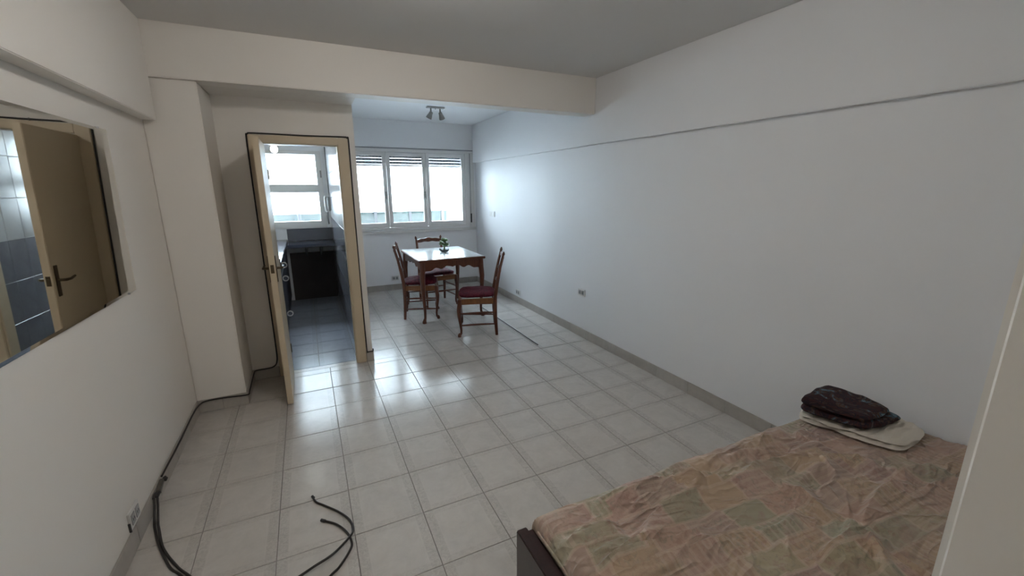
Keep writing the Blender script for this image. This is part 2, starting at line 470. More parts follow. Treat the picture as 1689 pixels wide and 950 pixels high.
def put_tile(rects, cx, cy, w, h, kitchen=False):
    global full_mesh, full_k
    isfull = len(rects) == 1 and abs((rects[0][1]-rects[0][0])-(w-2*GAP)) < 1e-4 and abs((rects[0][3]-rects[0][2])-(h-2*GAP)) < 1e-4
    shared = full_k if kitchen else full_mesh
    if isfull and shared is not None:
        o = bpy.data.objects.new('floor_tile', shared); COL.objects.link(o)
    else:
        o = tile_mb(rects, cx, cy).build('floor_tile', 'sky_tinted_ceramic' if kitchen else 'floor_ceramic')
        if isfull and kitchen: full_k = o.data
        elif isfull: full_mesh = o.data
    o.parent = floor; o.location = (cx, cy, random.uniform(-.0004, .0004))
    o.rotation_euler = (random.uniform(-1, 1)*.0012, random.uniform(-1, 1)*.0012, 0)
def clip(cell, zones):
    out = []
    for z in zones:
        x0, x1 = max(cell[0], z[0]), min(cell[1], z[1]); y0, y1 = max(cell[2], z[2]), min(cell[3], z[3])
        if x1-x0 > .006 and y1-y0 > .006: out.append((x0, x1, y0, y1))
    return out
zones = [(XL, XR, -3.2, YP), (XP, XR, YP, YD), (XD, XR, YD, YW)]
for i in range(-3, 8):
    for j in range(-8, 14):
        cell = (i*TX+GAP, (i+1)*TX-GAP, j*TY+GAP, (j+1)*TY-GAP)
        if i >= 3 and j < -6: continue
        rc = clip(cell, zones)
        if rc: put_tile(rc, (i+.5)*TX, (j+.5)*TY, TX, TY)
KT0 = 1.885
for i in range(-3, 2):
    for j in range(0, 9):
        x0 = -.086+i*TX; y0 = KT0+j*TY
        rc = clip((x0+GAP, x0+TX-GAP, y0+GAP, y0+TY-GAP), [(XL, KX, YD+.07, YW)])
        if rc: put_tile(rc, x0+TX/2, y0+TY/2, TX, TY, True)
MB().box(DX0, DX1, YD+.003, YD+.072, -.004, -.0004).build('door_saddle', 'floor_ceramic', floor)

# ------------------------------------------------------------------ skirting, piece by piece
def baseboard(name, p0, p1, nrm, start=0.0):
    p0 = Vector(p0); p1 = Vector(p1); d = (p1-p0); ln = d.length; d.normalize(); n = Vector(nrm)
    def bx(a, b, t0, t1, z0, z1, parent, nm, mat, bev):
        m = MB(); c = p0+d*((a+b)/2)
        qs = [p0+d*a+n*t0, p0+d*b+n*t0, p0+d*b+n*t1, p0+d*a+n*t1]
        vs = [(q.x-c.x, q.y-c.y, z) for z in (z0, z1) for q in qs]
        m.add(vs, [(0, 3, 2, 1), (4, 5, 6, 7), (0, 1, 5, 4), (1, 2, 6, 5), (2, 3, 7, 6), (3, 0, 4, 7)])
        o = m.build(nm, mat, parent, bev, loc=(c.x, c.y, 0)); return o
    root = bx(0, ln, 0, .004, 0.001, HB-.003, None, name, 'grout', 0)
    root['kind'] = 'structure'
    a = 0.0; b = start if start > .02 else TY
    while a < ln-.004:
        b = min(b, ln)
        o = bx(a+.0012, b-.0012, .001, .0105, 0.0008, HB, None, 'skirting_tile', 'skirting_ceramic', .0015)
        o.parent = root; o.matrix_parent_inverse = root.matrix_basis.inverted()
        a = b; b = a+TY
    return root
baseboard('baseboard_right', (XR, -1.99, 0), (XR, YW-.012, 0), (-1, 0, 0), (-1.99/TY % -1)*-TY if False else .28)
baseboard('baseboard_left', (XL, -2.2, 0), (XL, YP-.012, 0), (1, 0, 0), .2)
baseboard('baseboard_pier', (XL, YP, 0), (XP+.0105, YP, 0), (0, -1, 0), .16)
baseboard('baseboard_recess', (XP, YP, 0), (XP, YD-.012, 0), (1, 0, 0), .25)
baseboard('baseboard_door', (XP, YD, 0), (-.402, YD, 0), (0, -1, 0), .2)
baseboard('baseboard_partition', (.328, YD, 0), (XD+.0105, YD, 0), (0, -1, 0), .2)
baseboard('baseboard_window', (XD+.012, YW, 0), (XR, YW, 0), (0, -1, 0), .28)

# ------------------------------------------------------------------ dining window
win = empty('window_1', (0, 0, 0)); tag(win, 'wide white three-sash window of the dining area', kind='structure')
FY0, FY1 = YW-.015, YW+.06
mb = MB()
mb.box(WX0, WX0+.07, FY0, FY1, WZ0, WZ1-.001).box(WX1-.055, WX1, FY0, FY1, WZ0, WZ1-.001)
mb.box(WX0+.07, WX1-.055, FY0, FY1, WZ1-.045, WZ1-.001).box(WX0+.07, WX1-.055, FY0, FY1, WZ0, WZ0+.03)
mb.build('window_frame', 'window_paint', win, .003)
sash_x = [(WX0+.07, 1.118), (1.122, 1.728), (1.732, WX1-.055)]
for k, (a, b) in enumerate(sash_x):
    y0, y1 = YW-.005, YW+.035
    s = MB(); w = .055; zt, zb = WZ1-.047, WZ0+.032
    s.box(a, a+w, y0, y1, zb, zt).box(b-w, b, y0, y1, zb, zt).box(a+w, b-w, y0, y1, zt-.055, zt).box(a+w, b-w, y0, y1, zb, zb+.075)
    so = s.build('window_sash', 'window_paint', win, .004)
    MB().box(a+w-.004, b-w+.004, YW+.012, YW+.016, zb+.07, zt-.05).build('pane', 'window_glass', so)
    if k < 2:
        h = MB().box(b-.036, b-.020, y0-.008, y0, 1.46, 1.56).tube([(b-.028, y0-.008, 1.51), (b-.028, y0-.03, 1.51), (b-.028, y0-.034, 1.44)], .006, 8)
        h.build('window_latch', 'brushed_nickel', so, smooth=True)
# roller shutter: slotted slats, a dark backing paints the shade in the slots, hanging outside the panes
sh = empty('roller_shutter', (0, 0, 0)); tag(sh, 'roller shutter with slotted slats pulled up above the dining window', 'shutter')
slat = None; SH0 = 1.925; SHH = .046
for k in range(6):
    z = SH0+k*SHH
    m = MB(); hh = SHH-.003
    if k == 0:
        m.box(WX0+.02, WX1-.02, -.007, .007, 0, .03); 
        o = m.build('bottom_rail', 'grey_plastic', sh, .002, loc=(0, YW+.078, z+.013)); continue
    m.box(WX0+.02, WX1-.02, -.005, .005, 0, hh*.36).box(WX0+.02, WX1-.02, -.005, .005, hh*.64, hh)
    x = WX0+.02; t = 0
    while x < WX1-.03:
        m.box(x, x+.022, -.005, .005, hh*.36, hh*.64); x += .05
    if slat is None:
        o = m.build('slat', 'slat_plastic', sh); slat = o.data
    else:
        o = bpy.data.objects.new('slat', slat); COL.objects.link(o); o.parent = sh
    o.location = (0, YW+.078, z)
    if k == 1: strip = MB().box(WX0+.02, WX1-.02, .0052, .0075, 0, hh).build('slot_shade', 'cabinet_dark', o)
    else:
        q = bpy.data.objects.new('slot_shade', strip.data); COL.objects.link(q); q.parent = o
# box lid line above the window, guide with strap at the right
lid = tag(struct('trim_5', MB().box(XD, 2.545, YW-.004, YW-.0005, WZ1+.004, WZ1+.022), 'grey_plastic'), 'thin dark gap above the dining window')
sg = empty('strap_guide', (2.485, YW, .965)); tag(sg, 'shutter strap in its slotted guide between window and corner', 'strap')
def rel(mb, c): return mb.xf(Matrix.Translation(-Vector(c)))
c0 = (2.485, YW, .965)
rel(MB().box(2.443, 2.538, YW-.010, YW-.001, .965, 2.18), c0).build('guide_plate', 'window_paint', sg, .002)
rel(MB().box(2.452, 2.462, YW-.016, YW-.0105, .985, 2.16).box(2.470, 2.476, YW-.016, YW-.0105, .985, 2.16), c0).build('guide_rail', 'white_plastic', sg, .001)
rel(MB().box(2.4625, 2.4695, YW-.013, YW-.0106, 1.19, 2.16), c0).build('strap', 'strap_cloth', sg)
rel(MB().box(2.458, 2.482, YW-.020, YW-.0165, 1.04, 1.19), c0).build('slot_plate', 'dark_plastic', sg, .001)
tag(struct('trim_6', MB().box(WX0-.03, 2.545, YW-.045, YW-.001, .918, .962), 'sill_paint', .005), 'white sill under the dining window')

# ------------------------------------------------------------------ kitchen window
kw = empty('window_2'); tag(kw, 'kitchen window seen through the door, one pane above another', kind='structure')
mb = MB()
y0, y1 = YW-.012, YW+.05
mb.box(KX0, KX0+.06, y0, y1, KZ0, KZ1).box(KX1-.075, KX1, y0, y1, KZ0, KZ1).box(KX0+.06, KX1-.075, y0, y1, KZ1-.05, KZ1).box(KX0+.06, KX1-.075, y0, y1, KZ0, KZ0+.10).box(KX0+.06, KX1-.075, y0, y1, 1.555, 1.665)
mb.build('window_frame', 'window_paint', kw, .004)
MB().box(KX0+.055, KX1-.07, YW+.014, YW+.018, 1.66, KZ1-.045).build('pane', 'window_glass', kw)
MB().box(KX0+.055, KX1-.07, YW+.014, YW+.018, KZ0+.095, 1.56).build('pane', 'window_glass', kw)
MB().box(KX1-.03, KX1-.012, y0-.012, y0-.001, 1.76, 1.86).box(KX1-.026, KX1-.016, y0-.03, y0-.012, 1.80, 1.82).build('window_latch', 'brushed_nickel', kw, .002)

# ------------------------------------------------------------------ kitchen wall tiles (children of the partition)
wt = None
TW, TH = .20, .30
for j in range(8):
    for i in range(14):
        ya = YD+.095+i*TW; yb = min(ya+TW, YW)-.0016; za = .005+j*TH; zb = min(za+TH, 2.36)-.0016
        full = abs((yb-ya)-(TW-.0016)) < 1e-5 and abs((zb-za)-(TH-.0016)) < 1e-5
        if yb-ya < .02: continue
        cy, cz = ya+TW/2, za+TH/2
        if full and wt: o = bpy.data.objects.new('wall_tile', wt); COL.objects.link(o)
        else:
            m = MB().box(-.007, -.0005, ya+.0016-cy, yb-cy, za+.0016-cz, zb-cz)
            o = m.build('wall_tile', 'wall_ceramic', None, .0015, seg=1)
            if full: wt = o.data
        o.parent = part_wall; o.location = (KX, cy, cz)
        o.rotation_euler = (0, random.uniform(-1, 1)*.003, random.uniform(-1, 1)*.003)

# ------------------------------------------------------------------ kitchen door
dr = empty('door_1', (-.315, YD-.01, 0)); tag(dr, 'open cream door of the kitchen with its frame', kind='structure')
c0 = (-.315, YD-.01, 0)
fr = MB()
fr.box(DX0, -.30, YD-.004, YD+.10, 0.001, 1.955).box(.238, DX1, YD-.004, YD+.10, 0.001, 1.955).box(DX0, DX1, YD-.004, YD+.10, 1.955, DZ)
rel(fr, c0).build('door_frame', 'cream_paint', dr, .002)
cs = MB().box(-.400, -.318, YD-.020, YD-.0005, 0.001, 2.018).box(.246, .326, YD-.020, YD-.0005, 0.001, 2.018).box(-.318, .246, YD-.020, YD-.0005, 1.958, 2.018)
rel(cs, c0).build('casing', 'cream_paint', dr, .004)
leaf = MB().box(-.020, .020, -.60, 0, .008, 1.945).build('door_leaf', 'cream_paint', dr, .003, loc=(.002, -.012, 0), rot=(0, 0, math.radians(.6)))
hz = 1.055
for s in (-1, 1):
    MB().box(s*.0205 if s > 0 else -.026, .026 if s > 0 else -.0205, -.575, -.54, hz-.10, hz+.09).build('handle_plate', 'handle_brass', leaf, .002)
    MB().tube([(s*.026, -.557, hz), (s*.052, -.557, hz), (s*.060, -.55, hz), (s*.060, -.50, hz-.003), (s*.058, -.445, hz+.006)], [.008, .008, .009, .008, .007], 8).build('lever_handle', 'handle_brass', leaf, smooth=True)
MB().box(-.011, .011, -.6015, -.5995, hz-.03, hz+.03).box(-.007, .007, -.606, -.6015, hz-.012, hz+.012).build('latch_plate', 'handle_brass', leaf)
for z in (.25, 1.0, 1.72):
    MB().tube([(.022, .004, z-.04), (.022, .004, z+.04)], .006, 8).build('hinge', 'tarnished_metal', leaf, smooth=True)

# ------------------------------------------------------------------ mirror on the left wall
MY0, MY1, MZ0, MZ1 = -1.28, -.085, -.405, .388
mr = empty('wall_mirror', (-.887, .70, 1.5)); tag(mr, 'large frameless mirror hanging on the left wall', 'mirror')
mr.rotation_euler = (0, .0194, -.015)      # hangs a little out of true, its top leaning into the room
MB().box(-.012, -.0018, MY0, MY1, MZ0, MZ1).build('backing', 'mirror_edge', mr)
bv = .014; xa, xb = -.0016, 0
MB().add([(xa, MY0, MZ0), (xa, MY1, MZ0), (xa, MY1, MZ1), (xa, MY0, MZ1), (xb, MY0+bv, MZ0+bv), (xb, MY1-bv, MZ0+bv), (xb, MY1-bv, MZ1-bv), (xb, MY0+bv, MZ1-bv)],
         [(4, 5, 6, 7)]+[(i, (i+1) % 4, 4+(i+1) % 4, 4+i) for i in range(4)]+[(3, 2, 1, 0)]).build('mirror_glass', 'mirror_glass', mr)
for zz in (MZ0, MZ1):
    MB().box(-.010, .003, MY1-.106, MY1-.094, zz-.004, zz+.004).build('clip', 'steel', mr, .001)

# ------------------------------------------------------------------ dining table
def cabriole(h, out, rtop=.026, rank=.013, foot=.022):
    """leg at the origin; out = unit xy direction the knee bulges to"""
    ox, oy = out
    prof = [(h, 0, rtop), (h*.86, .004, rtop*1.06), (h*.72, .014, rtop*1.02), (h*.55, .012, rtop*.85), (h*.36, .000, rtop*.68), (h*.18, -.010, rank*1.05), (h*.085, -.008, rank), (h*.05, .004, rank*1.05)]
    m = MB()
    m.tube([(ox*a, oy*a, z) for z, a, r in prof][::-1], [r for z, a, r in prof][::-1], 10)
    m.tube(catmull([(ox*-.004, oy*-.004, h*.075), (ox*.010, oy*.010, .030), (ox*.016, oy*.016, .013), (ox*.014, oy*.014, .002)], 4), [rank*1.0+(foot-rank)*min(1, k/6) for k in range(13)], 10)
    m.lathe([(foot*.9, 0), (foot*1.05, .006), (foot*.9, .014)], 12, (ox*.014, oy*.014, 0.0005))
    return m
def scallop(x0, x1, ztop, depth, y0, y1, axis, n=28, bumps=5):
    """apron board with a carved lower edge; runs along x (axis=1 => extrude y) """
    poly = []
    for k in range(n+1):
        t = k/n; e = abs(2*t-1)
        dz = depth*(.62+.38*e**2.2) - .016*math.cos(t*bumps*2*math.pi)*(1-e**4) - (.012 if e < .12 else 0)
        poly.append((x0+(x1-x0)*t, ztop-dz))
    poly += [(x1, ztop), (x0, ztop)]
    m = MB()
    if axis == 1: m.prism(poly, y0, y1, 1)
    else: m.prism(poly, y0, y1, 0)
    return m
TCX, TCY, TWX, TWY, TZ = 1.497, 3.192, .838, 1.045, .783
tb = empty('dining_table', (TCX, TCY, 0)); tag(tb, 'carved wooden dining table with pale top and curved legs', 'table')
hx, hy = TWX/2, TWY/2
MB().box(-hx, hx, -hy, hy, TZ-.034, TZ-.004).build('tabletop', 'walnut', tb, .006)
MB().box(-hx+.012, hx-.012, -hy+.012, hy-.205, TZ-.0035, TZ).build('top_panel', 'pale_tabletop', tb, .001)
MB().box(-hx+.012, hx-.012, hy-.200, hy-.012, TZ-.0035, TZ-.0006).build('top_panel', 'pale_tabletop', tb, .001)
ins = .048; zt = TZ-.0345
for sy in (-1, 1):
    y = sy*(hy-ins)
    scallop(-hx+ins+.02, hx-ins-.02, zt, .115, y-.011, y+.011, 1).build('apron', 'walnut', tb, .002)
for sx in (-1, 1):
    x = sx*(hx-ins)
    scallop(-hy+ins+.02, hy-ins-.02, zt, .115, x-.011, x+.011, 0).build('apron', 'walnut', tb, .002)
for sx in (-1, 1):
    for sy in (-1, 1):
        q = .7071
        cabriole(zt, (sx*q, sy*q), .031, .016, .026).build('leg', 'walnut', tb, smooth=True, loc=(sx*(hx-ins), sy*(hy-ins), 0))

# ------------------------------------------------------------------ plant in a glass bowl
pl = empty('potted_plant', (1.548, 3.21, TZ+.0005)); tag(pl, 'small green plant in a glass bowl on the dining table', 'plant')
MB().lathe([(.026, 0), (.05, .008), (.066, .028), (.070, .045), (.066, .046), (.060, .028), (.044, .012), (.0, .010)], 20).build('bowl', 'bowl_glass', pl, smooth=True)
MB().lathe([(.040, .0115), (.056, .026), (.05, .032), (.02, .036)], 16).build('soil', 'soil', pl, smooth=True)
MB().tube([(0, 0, .034), (.004, .002, .07), (-.002, 0, .11)], [.010, .009, .006], 8).build('stem', 'leaf_green', pl, smooth=True)
lm = None
for k in range(64):
    a = random.uniform(0, 6.28); el = random.uniform(-.2, 1.4); r = random.uniform(.03, .052)
    c = Vector((r*math.cos(a)*math.cos(el), r*math.sin(a)*math.cos(el), .125+r*math.sin(el)*1.1))
    if lm is None:
        vs = [(0, 0, 0), (.016, .015, .004), (.018, .032, .001), (0, .052, -.008), (-.018, .032, .001), (-.016, .015, .004), (0, .027, -.004)]
        m = MB().add(vs, [(0, 1, 6), (1, 2, 6), (2, 3, 6), (3, 4, 6), (4, 5, 6), (5, 0, 6)]); 
        o = m.build('leaf', 'leaf_green', pl, smooth=True); lm = o.data
    else:
        o = bpy.data.objects.new('leaf', lm); COL.objects.link(o); o.parent = pl
    o.location = (c.x*.5, c.y*.5, c.z-.025)
    o.rotation_euler = (el*.7+random.uniform(-.3, .3), random.uniform(-.5, .5), a-math.pi/2)

# ------------------------------------------------------------------ chairs
def make_chair():
    root = empty('dining_chair')
    wf, wb, d = .215, .185, .195
    ZS = .43
    for s in (-1, 1):
        # back post: leg below, raked and slightly bowed above, with a carved ear
        path = catmull([(s*wb, d+.012, 0.0005), (s*wb, d, .22), (s*wb, d, .42), (s*(wb-.002), d+.018, .56), (s*(wb-.004), d+.052, .74), (s*(wb-.006), d+.085, .875)], 5)
        n = len(path); rad = [.0165+.006*math.sin(math.pi*min(1, k/(n*.75)))-.004*max(0, (k/n-.7)) for k in range(n)]
        MB().tube(path, rad, 8, sq=True).build('back_post', 'walnut', root, smooth=True)
        MB().tube([(s*(wb-.006), d+.085, .872), (s*(wb-.004), d+.089, .895), (s*wb, d+.094, .915), (s*(wb+.004), d+.098, .94)], [.017, .013, .017, .006], 8).build('finial', 'walnut', root, smooth=True)
        fl = cabriole(ZS-.005, (s*.5, -.866), .023, .012, .019)
        fl.build('leg', 'walnut', root, smooth=True, loc=(s*wf, -d, 0))
        for z in (.13, .265):
            MB().tube([(s*wf, -d, z), (s*(wf-.008), -d*.4, z+.002), (s*(wb+.006), d*.4, z+.002), (s*wb, d, z)], [.008, .0115, .0115, .008], 8).build('stretcher', 'walnut', root, smooth=True)
    for (y, w, z) in ((-d+.005, wf, .215), (d, wb, .20)):
        MB().tube([(-w, y, z), (-w*.4, y, z), (0, y, z), (w*.4, y, z), (w, y, z)], [.008, .011, .014, .011, .008], 8).build('stretcher', 'walnut', root, smooth=True)
    # seat frame: four rails
    fz0, fz1 = ZS-.062, ZS
    m = MB()
    m.prism([(-wf-.012, -d-.014), (wf+.012, -d-.014), (wf+.012, -d+.014), (-wf-.012, -d+.014)], fz0, fz1, 2)
    m.prism([(-wb-.005, d-.012), (wb+.005, d-.012), (wb+.005, d+.010), (-wb-.005, d+.010)], fz0, fz1, 2)
    for s in (-1, 1):
        p = [(s*(wf+.012), -d+.0145), (s*(wb+.010), d-.0125), (s*(wb-.012), d-.0125), (s*(wf-.012), -d+.0145)]
        m.prism(p, fz0, fz1, 2)
    m.build('seat_frame', 'seat_wood', root, .004)
    # puffy cushion
    nu, nv = 24, 10; vs = []; fs = []
    for j in range(nv+1):
        ph = -math.pi/2+math.pi*j/nv
        for i in range(nu):
            t = 2*math.pi*i/nu
            ct, st = math.cos(t), math.sin(t)
            k = (abs(ct)**5+abs(st)**5)**(-1/5)
            cr = max(0.02, math.cos(ph))**.45
            y = st*k*cr*(d+.012)
            w = wf+.012+(wb-wf)*(y/d+1)/2
            x = ct*k*cr*w
            zz = math.sin(ph)
            z = .026*(abs(zz)**.8)*(1 if zz > 0 else -.9) + (.022*(1-(x/w)**2)*(1-(y/d)**2) if zz > 0 else 0)
            z += .004*math.sin(9*x/.2+3*y/.2)*max(0, zz)
            vs.append((x, y, ZS+.026+z))
    for j in range(nv):
        for i in range(nu):
            fs.append((j*nu+i, j*nu+(i+1) % nu, (j+1)*nu+(i+1) % nu, (j+1)*nu+i))
    fs.append(tuple(range(nu))[::-1]); fs.append(tuple(range(nv*nu, nv*nu+nu)))
    cu = MB().add(vs, fs).build('cushion', 'damask', root, smooth=True); cu['label'] = 'dark red patterned seat cushion'
    # three shaped back rails
    for (zc, hgt, crest, yy) in ((.865, .042, .030, d+.082), (.715, .036, .016, d+.048), (.575, .036, .014, d+.02)):
        n = 22; top = []; bot = []
        w = wb-.004
        for k in range(n+1):
            t = k/n; e = 2*t-1
            bow = .022*(1-e*e)
            wave = crest*(1-abs(e)**1.6)+.006*math.cos(e*3*math.pi)*(1-e*e)
            low = .010*(1-e*e)-.004*math.cos(e*3*math.pi)*(1-e*e)
            top.append((e*w, yy+bow+.004, zc+hgt/2+wave*.8)); bot.append((e*w, yy+bow, zc-hgt/2+low))
        vs = []; fs = []
        for k in range(n+1):
            tx, ty, tz = top[k]; bx_, by, bz = bot[k]
            vs += [(bx_, by-.009, bz), (tx, ty-.008, tz), (tx, ty+.008, tz), (bx_, by+.009, bz)]
        for k in range(n):
            a = k*4; b = a+4
            for q in range(4): fs.append((a+q, a+(q+1) % 4, b+(q+1) % 4, b+q))
        fs += [(0, 1, 2, 3), (n*4+3, n*4+2, n*4+1, n*4)]
        MB().add(vs, fs).build('back_rail', 'walnut', root, .0025, smooth=True)
    return root
def copy_tree(o):
    c = o.copy(); COL.objects.link(c)
    for ch in list(o.children):
        k = ch.copy(); COL.objects.link(k); k.parent = c
    return c
def place(o, foot_mid, facing):
    o.location = (foot_mid[0], foot_mid[1], 0)
    o.rotation_euler = (0, 0, math.atan2(facing[1], facing[0])+math.pi/2)
ch1 = make_chair()
G_CH = 'carved dining chairs around the table'
ch2 = copy_tree(ch1); ch3 = copy_tree(ch1)
place(ch1, (1.615, 2.195), (-.936, .351)); tag(ch1, 'carved dining chair nearest the camera, back turned to the right wall', 'chair', G_CH)
place(ch2, (1.185, 3.105), (.965, -.262)); tag(ch2, 'carved dining chair at the left of the table, back to the kitchen', 'chair', G_CH)
place(ch3, (1.528, 3.577), (.06, -.998)); tag(ch3, 'carved dining chair behind the table, back to the window', 'chair', G_CH)

# ------------------------------------------------------------------ spotlight bar on the dining ceiling
sp = empty('ceiling_spotlight', (1.555, 3.37, ZC)); tag(sp, 'small nickel ceiling bar with two spot heads', 'lamp')
MB().box(-.115, .115, -.035, .035, -.018, -.0005).build('base_bar', 'brushed_nickel', sp, .006)
MB().lathe([(.006, -.030), (.008, -.0185)], 10).build('screw_knob', 'brushed_nickel', sp, smooth=True)
for s in (-1, 1):
    MB().tube([(s*.06, 0, -.0185), (s*.06, 0, -.075)], [.010, .010], 10).build('spot_arm', 'brushed_nickel', sp, smooth=True)
    hd = MB().lathe([(.012, .036), (.022, .030), (.026, .0), (.034, -.026), (.038, -.052), (.034, -.052), (.024, -.03), (.012, -.026)], 16)
    h = hd.build('spot_head', 'brushed_nickel', sp, smooth=True, loc=(s*.068, 0, -.092), rot=(math.radians(20), math.radians(-s*24), 0))
    MB().lathe([(.010, -.026), (.026, -.038), (.030, -.050), (.012, -.056)], 14).build('bulb', 'white_plastic', h, smooth=True)

# ------------------------------------------------------------------ ceiling lamp over the sleeping area (just above the frame)
cl = empty('ceiling_lamp', (0.55, -.30, ZC)); tag(cl, 'round ceiling lamp over the room', 'lamp')
MB().lathe([(.10, -.022), (.11, -.012), (.11, -.0005)], 24).build('base', 'white_plastic', cl, smooth=True)
MB().lathe([(.02, -.115), (.07, -.105), (.10, -.075), (.105, -.045), (.09, -.0225)], 24).build('globe', 'lit_globe', cl, smooth=True)

hall_fill = empty('ceiling_lamp', (.58, -2.95, ZC)); tag(hall_fill, 'added fill lamp, unseen, in the entrance behind the camera', 'lamp')  # fill lamp added out of view to brighten the door and window walls
MB().lathe([(.10, -.022), (.11, -.012), (.11, -.0005)], 24).build('base', 'white_plastic', hall_fill, smooth=True)
MB().lathe([(.02, -.115), (.07, -.105), (.10, -.075), (.105, -.045), (.09, -.0225)], 24).build('globe', 'hall_fill_globe', hall_fill, smooth=True)

# ------------------------------------------------------------------ sockets and switch
def plate(name, label, pos, nrm_axis, sgn, w, h, kind='socket', group=None):
    o = empty(name, pos); tag(o, label, 'socket' if kind != 'switch' else 'switch', group)
    # build on +Y facing local then rotate: local x along the wall, -y out of the wall
    MB().box(-w/2, w/2, -.009, -.0005, -h/2, h/2).build('cover_plate', 'white_plastic', o, .0025)
    for s in (-1, 1):
        MB().box(s*w*.22-w*.16, s*w*.22+w*.16, -.0125, -.0092, -h*.30, h*.30).build('socket_module' if kind != 'switch' else 'rocker', 'white_plastic' if kind == 'switch' else 'grey_plastic', o, .001)
        if kind != 'switch':
            MB().box(s*w*.22-.010, s*w*.22-.005, -.0132, -.0126, -.008, .006).box(s*w*.22+.005, s*w*.22+.010, -.0132, -.0126, -.008, .006).build('slot', 'dark_plastic', o)
    o.rotation_euler = (0, 0, nrm_axis)
    return o
RW = math.radians(-90)   # on the right wall facing -x
plate('wall_socket', 'white double socket on the bare right wall, nearer the camera', (XR, 1.50, .50), RW, 1, .125, .078)
plate('wall_socket', 'white socket just above the skirting of the right wall beside the near chair', (XR, 3.05, .158), RW, 1, .125, .078)
plate('light_switch', 'white switch plate on the right wall near the window', (XR, 3.95, 1.215), RW, 1, .20, .085, 'switch')
plate('wall_socket', 'pale socket low on the window wall left of the chairs', (1.143, YW, .195), 0, 1, .11, .078)
ls = plate('wall_socket', 'white cable socket plate low on the left wall above the skirting', (XL, .065, .145), math.radians(90), 1, .12, .085)
MB().box(-.066, -.0612, -.010, -.0005, -.045, .0).build('side_clip', 'dark_plastic', ls, .001)

# ------------------------------------------------------------------ cables
RC = .0055
yb_ = YD-.0205-RC
xo = .0115+RC
path = [(XL+xo, .42, HB+.006), (XL+xo, .8, HB-.006), (XL+xo, 1.15, HB-.004), (XL+xo+.012, YP-.06, HB-.006), (XL+.07, YP-xo-.004, HB-.004), (XL+.18, YP-xo, HB-.006),
        (XP-.03, YP-xo, HB-.014), (XP+xo-.002, YP-xo+.004, HB-.014), (XP+xo, YP+.05, HB-.012), (XP+xo, YD-.07, HB-.004), (XP+xo+.02, YD-xo-.004, HB-.002), (XP+.10, YD-xo, HB-.002),
        (-.445, YD-xo, HB+.006), (-.414, YD-RC-.003, HB+.05), (-.407, YD-RC-.002, .3), (-.408, YD-RC-.002, 1.0), (-.409, YD-RC-.002, 1.6), (-.408, YD-RC-.002, 1.98), (-.398, YD-RC-.002, 2.022), (-.35, YD-RC-.002, 2.030),
        (0, YD-RC-.002, 2.027), (.28, YD-RC-.002, 2.030), (.325, YD-RC-.002, 2.022), (.335, YD-RC-.002, 1.98), (.333, YD-RC-.002, 1.5), (.331, YD-RC-.002, .8), (.334, YD-RC-.002, .16), (.340, YD-xo, HB+.008), (.36, YD-xo, HB+.004), (XD+.004, YD-xo, HB+.006), (XD+.006, YD-xo, HB+.03)]
cb = MB().tube(catmull(path, 6), RC, 8).build('coaxial_cable', 'black_rubber', None, smooth=True)
tag(cb, 'thin black cable running along the skirting and around the kitchen door', 'cable')
for (x, z, v) in ((-.408, .75, 1), (-.409, 1.35, 1), (.332, 1.1, 1), (-.1, 2.0285, 0)):
    MB().tube([(x-.008*v, YD-.0005, z-.008*(1-v)), (x-.006*v, YD-.014, z-.006*(1-v)), (x+.006*v, YD-.014, z+.006*(1-v)), (x+.008*v, YD-.0005, z+.008*(1-v))], .0016, 6).build('cable_clip', 'tarnished_metal', cb)
# splitter where the cables meet
spl = empty('cable_splitter', (XL+.025, .35, .085)); tag(spl, 'dark cable joint resting on the skirting of the left wall', 'splitter')
MB().box(-.010, .010, -.055, .055, -.012, .012).build('body', 'tarnished_metal', spl, .003, rot=(math.radians(0), 0, math.radians(6)))
for (y0, y1, x) in ((-.055, -.095, -.005), (-.052, -.09, .008), (.055, .09, 0), (.05, .075, .010)):
    MB().tube([(x, y0, 0), (x, (y0+y1)/2, 0), (x, y1, -.004)], [.0075, .0085, .0065], 8).build('connector', 'dark_plastic', spl, smooth=True)
fc1 = [(XL+.022, .255, .078), (XL+.028, .22, .055), (-.882, .16, .012), (-.868, .11, RC), (-.822, -.018, RC), (-.747, -.179, RC), (-.690, -.255, RC), (-.60, -.40, RC), (-.47, -.52, RC), (-.34, -.52, RC), (-.234, -.476, RC), (-.175, -.462, RC+.011), (-.101, -.430, RC+.011),
       (-.030, -.366, RC+.011), (-.006, -.314, RC+.004), (-.014, -.238, RC), (-.056, -.160, RC), (-.123, -.075, RC), (-.160, -.03, RC), (-.176, .019, RC)]
o1 = MB().tube(catmull(fc1, 7), RC, 8).build('coaxial_cable', 'black_rubber', None, smooth=True)
tag(o1, 'black cable looping over the floor with the longer free end', 'cable')
MB().tube([(-.172, .010, RC+.0005), (-.178, .026, RC+.0005)], [.0075, .0075], 8).build('plug', 'dark_plastic', o1, smooth=True)
fc2 = [(XL+.034, .26, .076), (XL+.040, .225, .05), (-.868, .16, .010), (-.850, .10, RC), (-.800, -.045, RC), (-.715, -.195, RC), (-.64, -.30, RC), (-.54, -.50, RC), (-.40, -.64, RC), (-.24, -.64, RC), (-.118, -.532, RC), (-.080, -.501, RC), (-.032, -.432, RC),
       (-.019, -.387, RC), (-.034, -.313, RC), (-.075, -.239, RC), (-.130, -.186, RC)]
o2 = MB().tube(catmull(fc2, 7), RC, 8).build('coaxial_cable', 'black_rubber', None, smooth=True)
tag(o2, 'black cable looping over the floor with the shorter cut end inside the other loop', 'cable')
MB().tube([(-.124, -.192, RC+.0005), (-.142, -.176, RC+.0005)], [.0075, .0075], 8).build('plug', 'dark_plastic', o2, smooth=True)
